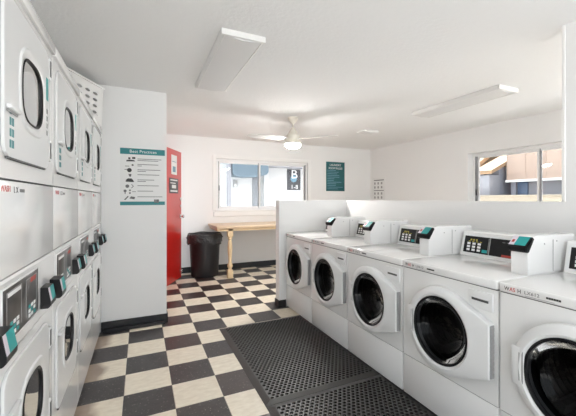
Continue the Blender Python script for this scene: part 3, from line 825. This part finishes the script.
fixture('long white boxy ceiling light beyond the partition, left of the right window', 3.215, 2.165, 1.22, .31, .046)
fixture('small white ceiling box deep in the room, near the far corner', 3.315, 4.56, .22, .29, .026)

# ------------------------------------------------------------------ posters and signs
def sheet(name, label, cat, loc, face, w, h, m):
    t = thing(name, label, cat, loc); t.rotation_euler = (0, 0, {'-y': 0, '-x': R(-90), '+x': R(90)}[face])
    bm = new(); box(bm, 0, w, -.004, .0, 0, h); obj('sheet', bm, m, t)
    return t
def marks(t, name, rects, m, d=-.0052):
    bm = new(); [box(bm, a, b, d, -.0035, c, e) for a, b, c, e in rects]; return obj(name, bm, m, t)
# teal and white poster on the jutting wall
pw_, ph_ = .425, .60
p = sheet('poster', 'white poster of tips with teal header and icons on the jutting wall', 'poster', (-.193, YJ + .0005, 1.268), '-y', pw_, ph_, M['paper'])
hd = marks(p, 'header', [(0, pw_, ph_ - .062, ph_)], M['tealdark'])
bm = new(); text_bm(bm, 'Best Practices', .044, (.215, -.0056, ph_ - .032), '-y', 'CENTER', .98); obj('lettering', bm, M['white'], hd)
ft = marks(p, 'footer', [(0, pw_, .008, .045)], M['tealdark'])
marks(p, 'logo', [(.32, .335, .03, .068), (.34, .365, .03, .068), (.318, .368, .050, .056)], M['midink'], -.0058)
rows = [.485, .428, .372, .32, .266, .205, .148, .088]
lens = [(.39, .36), (.36, .20), (.38, .24), (.37, 0), (.32, .24), (.365, 0), (.31, 0), (.40, 0)]
marks(p, 'text_lines', [r for z, (a, b) in zip(rows, lens) for r in ([(.16, a, z + .004, z + .010)] + ([(.16, b, z - .012, z - .006)] if b else []))], M['midink'])
def icon(kind, z):
    bm = new()
    if kind == 0:
        prism(bm, [(.055, z - .024), (.14, z - .020), (.13, z - .008), (.10, z - .004), (.06, z - .008)], 'y', -.0055, -.0035); box(bm, .075, .095, -.0055, -.0035, z, z + .02); box(bm, .11, .14, -.0055, -.0035, z + .005, z + .025)
    elif kind == 1:
        box(bm, .045, .085, -.0055, -.0035, z - .018, z - .012); lathe(bm, [(.010, -.0055), (.010, -.0035)], .115, 0, z - .002, 14, 'y')
    elif kind == 2:
        lathe(bm, [(.022, -.0055), (.022, -.0035)], .085, 0, z, 18, 'y'); box(bm, .04, .07, -.0055, -.0035, z + .004, z + .009)
    elif kind == 3:
        prism(bm, [(.075, z + .012), (.105, z + .012), (.10, z - .015), (.085, z - .015)], 'y', -.0055, -.0035)
    elif kind == 4:
        prism(bm, [(.05, z - .015), (.13, z - .018), (.12, z + .004), (.105, z + .02), (.07, z + .02), (.055, z + .006)], 'y', -.0055, -.0035)
    elif kind == 5:
        lathe(bm, [(.018, -.0055), (.018, -.0035)], .066, 0, z, 18, 'y'); prism(bm, [(.10, z + .02), (.118, z), (.10, z - .02), (.108, z - .02), (.126, z), (.108, z + .02)], 'y', -.0055, -.0035)
    elif kind == 6:
        lathe(bm, [(.014, -.0055), (.014, -.0035)], .046, 0, z + .008, 14, 'y'); box(bm, .042, .05, -.0055, -.0035, z - .025, z); box(bm, .082, .098, -.0055, -.0035, z - .022, z - .006); box(bm, .082, .098, -.0055, -.0035, z + .006, z + .022); box(bm, .11, .145, -.0055, -.0035, z - .002, z + .003)
    else:
        prism(bm, [(.035, z - .024), (.07, z + .016), (.08, z + .012), (.05, z - .026)], 'y', -.0055, -.0035); prism(bm, [(.085, z - .01), (.13, z - .02), (.14, z + .004), (.10, z + .012)], 'y', -.0055, -.0035)
    return bm
for k, z in enumerate(rows): obj('icon', icon(k, z), M[('ink', 'midink', 'ink', 'midink', 'ink', 'midink', 'midink', 'midink')[k]], p)
# teal rules sign
g_ = sheet('rules_sign', 'small dark teal sign of rules on the back wall right of the window', 'sign', (3.637, YB, 1.515), '-y', .476, .645, M['signgreen'])
bm = new(); text_bm(bm, 'LAUNDRY', .066, (.238, -.0052, .575), '-y', 'CENTER', .95); text_bm(bm, 'ROOM RULES', .062, (.238, -.0052, .503), '-y', 'CENTER', .9); obj('lettering', bm, M['white'], g_)
random.seed(3)
rl = [(.03, .03 + .16 + random.random() * .24, .452 - k * .037, .462 - k * .037) for k in range(12)]
marks(g_, 'text_lines', rl, M['signblue'])
# price sheet on the right wall
s_ = sheet('price_sheet', 'white sheet with rows of small dark pictures in the far corner', 'notice', (XR, 6.33, 1.30), '-x', .44, .52, M['paper'])
marks(s_, 'printed_lines', [(.05, .40, .455, .475), (.05, .40, .225, .24)], M['midink'])
marks(s_, 'small_pictures', [(.06 + k * .12, .11 + k * .12, z, z + .05) for k in range(3) for z in (.37, .28, .14, .05)], M['grey'])

# ------------------------------------------------------------------ outside, seen through the windows
bm = new(); box(bm, -14, 22, YB + .3, 26, -.25, -.13); box(bm, XR + .3, 22, -16, YB + .3, -.25, -.13); box(bm, -14, XR + .3, -16, YF - .3, -.25, -.13); box(bm, -14, XL - .3, YF - .3, YB + .3, -.25, -.13)
struct('ground_outside', bm, M['concrete'], label='pale concrete ground outside', cat='ground')
# white building across the courtyard
EY = 9.0
b = thing('courtyard_building', 'white building with a pale blue canopy, seen through the back window', 'building', (0, EY, 0))
bm = new(); box(bm, -1, 8, 0, 3, -.13, 3.6); obj('wall', bm, M['stucco'], b)
bm = new(); pts = [(2.08, 2.02), (2.10, 1.97), (2.18, 1.93), (2.45, 1.905), (2.8, 1.93), (2.98, 1.98), (3.04, 2.06), (3.04, 2.36), (2.08, 2.36)]
prism(bm, pts, 'y', -.55, -.02); obj('canopy', bm, M['blueaw'], b)
bm = new(); box(bm, 2.76, 3.0, -.04, .0, -.1, 2.0, .004); dd = obj('door', bm, M['extgrey'], b)
bm = new(); box(bm, 2.80, 2.83, -.07, -.04, .95, 1.0, .003); obj('door_handle', bm, M['chrome'], dd)
bm = new(); box(bm, 2.22, 2.34, -.03, 0, 1.66, 1.85, .004); wb = obj('wall_box', bm, M['grey'], b)
bm = new(); box(bm, 2.25, 2.31, -.034, -.03, 1.68, 1.74); obj('cover', bm, M['white'], wb)
bm = new(); box(bm, 3.10, 6.2, -.5, -.01, 2.225, 2.36, .004); obj('eave', bm, M['paleband'], b)
bm = new(); box(bm, 1.96, 2.06, -.5, -.4, -.1, 2.5, .004); obj('post', bm, M['paleband'], b)
bm = new(); box(bm, 3.06, 3.20, -.12, -.001, -.1, 2.22, .004); obj('pilaster', bm, M['stucco'], b)
sg = thing('building_sign', 'grey sign reading B 1-8 on the white building outside the back window', 'sign', (3.80, EY - .005, 1.60))
bm = new(); box(bm, 0, .42, -.02, 0, 0, .60, .004); obj('sheet', bm, M['signgrey'], sg)
bm = new(); lathe(bm, [(.10, -.024), (.10, -.02)], .20, 0, .33, 32, 'y'); obj('blue_disc', bm, M['signblue'], sg)
bm = new(); text_bm(bm, 'B', .36, (.215, -.027, .45), '-y', 'CENTER', 1.1); text_bm(bm, '1-8', .17, (.22, -.027, .085), '-y', 'CENTER'); obj('lettering', bm, M['white'], sg)

hx = 9.0
b = thing('grey_house', 'grey house with a tan roof seen through the right window', 'building', (hx, 0, 0))
bm = new(); box(bm, 0, 4, 6.08, 9.5, -.13, 2.25); obj('wall', bm, M['housegrey'], b)
bm = new(); prism(bm, [(-.35, 2.18), (2.0, 3.6), (4.3, 2.18), (4.3, 2.30), (2.0, 3.75), (-.35, 2.30)], 'y', 6.55, 9.8); prism(bm, [(-.5, 2.02), (1.2, 2.75), (1.2, 2.85), (-.5, 2.12)], 'y', 5.95, 6.55); obj('roof', bm, M['roof'], b)
bm = new(); box(bm, -.03, .0, 6.5, 6.76, 1.88, 2.16, .003); fr = obj('window', bm, M['extgrey'], b)
bm = new(); box(bm, -.035, -.03, 6.52, 6.74, 1.90, 2.14); obj('pane', bm, M['bluegrey'], fr)
bm = new(); box(bm, -.45, 0, 6.05, 6.52, -.13, 2.0, .004); obj('side_wing', bm, M['paleband'], b)
b = thing('tan_apartment_building', 'tan apartment building with a grey ground-floor band outside the right window', 'building', (hx, 0, 0))
bm = new(); box(bm, .1, 4, -1, 5.92, 1.84, 4.4)
for k in range(14): box(bm, .088, .1, 5.9 - k * .5, 5.915 - k * .5, 1.84, 4.4)
obj('upper_wall', bm, M['tan'], b)
bm = new(); box(bm, .25, 4, -1, 5.88, -.13, 1.84); obj('ground_floor_wall', bm, M['paleband'], b)
bm = new(); box(bm, .06, .12, -1, 5.93, 1.80, 1.86); obj('ledge', bm, M['trim'], b)
bm = new(); box(bm, .20, .25, 5.42, 5.68, -.1, 1.80, .003); obj('door', bm, M['bluegrey'], b)
bm = new(); box(bm, .19, .25, 5.72, 5.86, -.1, 1.80, .003); obj('door_post', bm, M['housegrey'], b)
fw = thing('garden_wall', 'low cream block wall in front of the tan building', 'wall', (8.2, 0, 0))
bm = new(); box(bm, 0, .18, -2, 9.0, -.13, 1.40, .004); obj('block_course', bm, M['cream'], fw)
bm = new(); box(bm, -.02, .20, -2, 9.0, 1.40, 1.44, .004); obj('coping', bm, M['cream'], fw)

# ------------------------------------------------------------------ light
wd = bpy.data.worlds.new('sky'); S.world = wd; wd.use_nodes = True
bg = wd.node_tree.nodes['Background']; bg.inputs[0].default_value = (.86, .93, 1.0, 1); bg.inputs[1].default_value = 3.6
def portal(name, loc, rot, sx, sy):
    l = bpy.data.lights.new(name, 'AREA'); l.shape = 'RECTANGLE'; l.size = sx; l.size_y = sy
    l.cycles.is_portal = True
    o = bpy.data.objects.new(name, l); C.objects.link(o); o.location = loc; o.rotation_euler = rot
portal('portal_back', ((W1[0] + W1[1]) / 2, YB + .16, 1.6), (R(-90), 0, 0), 1.95, .97)
portal('portal_right', (XR + .24, (W2[0] + W2[1]) / 2, 1.6), (R(90), 0, R(90)), 2.0, .97)
portal('portal_side', (XR + .24, .2, 1.375), (R(90), 0, R(90)), 2.4, 1.55)
portal('portal_front', (.7, YF - .16, 1.23), (R(90), 0, 0), 3.4, 2.34)
portal('portal_front_right', (3.75, YF - .16, 1.23), (R(90), 0, 0), 2.0, 2.34)
portal('portal_door', (XJ - .14, 5.68, 1.07), (R(90), 0, R(-90)), .92, 2.14)

sl = bpy.data.lights.new('sun', 'SUN'); sl.energy = 38; sl.angle = R(1.0); sl.color = (1, .975, .95)
so = bpy.data.objects.new('sun', sl); C.objects.link(so); so.location = (12, 4, 14)
so.rotation_euler = Vector((-.52, -.12, -1.0)).to_track_quat('-Z', 'Y').to_euler()
# ------------------------------------------------------------------ camera and view
cd = bpy.data.cameras.new('camera'); cam = bpy.data.objects.new('camera', cd); C.objects.link(cam)
cd.sensor_width = 36; cd.lens = 336.4 / 576 * 36
cd.shift_x = (288 - 306.5) / 576; cd.shift_y = (199 - 208) / 576
cd.clip_start = .02
cam.location = (0, 0, 1.34); cam.rotation_euler = (R(90), 0, -.4573)
S.camera = cam
S.view_settings.view_transform = 'Standard'; S.view_settings.look = 'None'; S.view_settings.gamma = 1
S.view_settings.use_curve_mapping = False
S.view_settings.exposure = -0.24
S.cycles.max_bounces = 14; S.cycles.diffuse_bounces = 8; S.cycles.transparent_max_bounces = 16; S.cycles.sample_clamp_indirect = 6
S.cycles.use_denoising = True
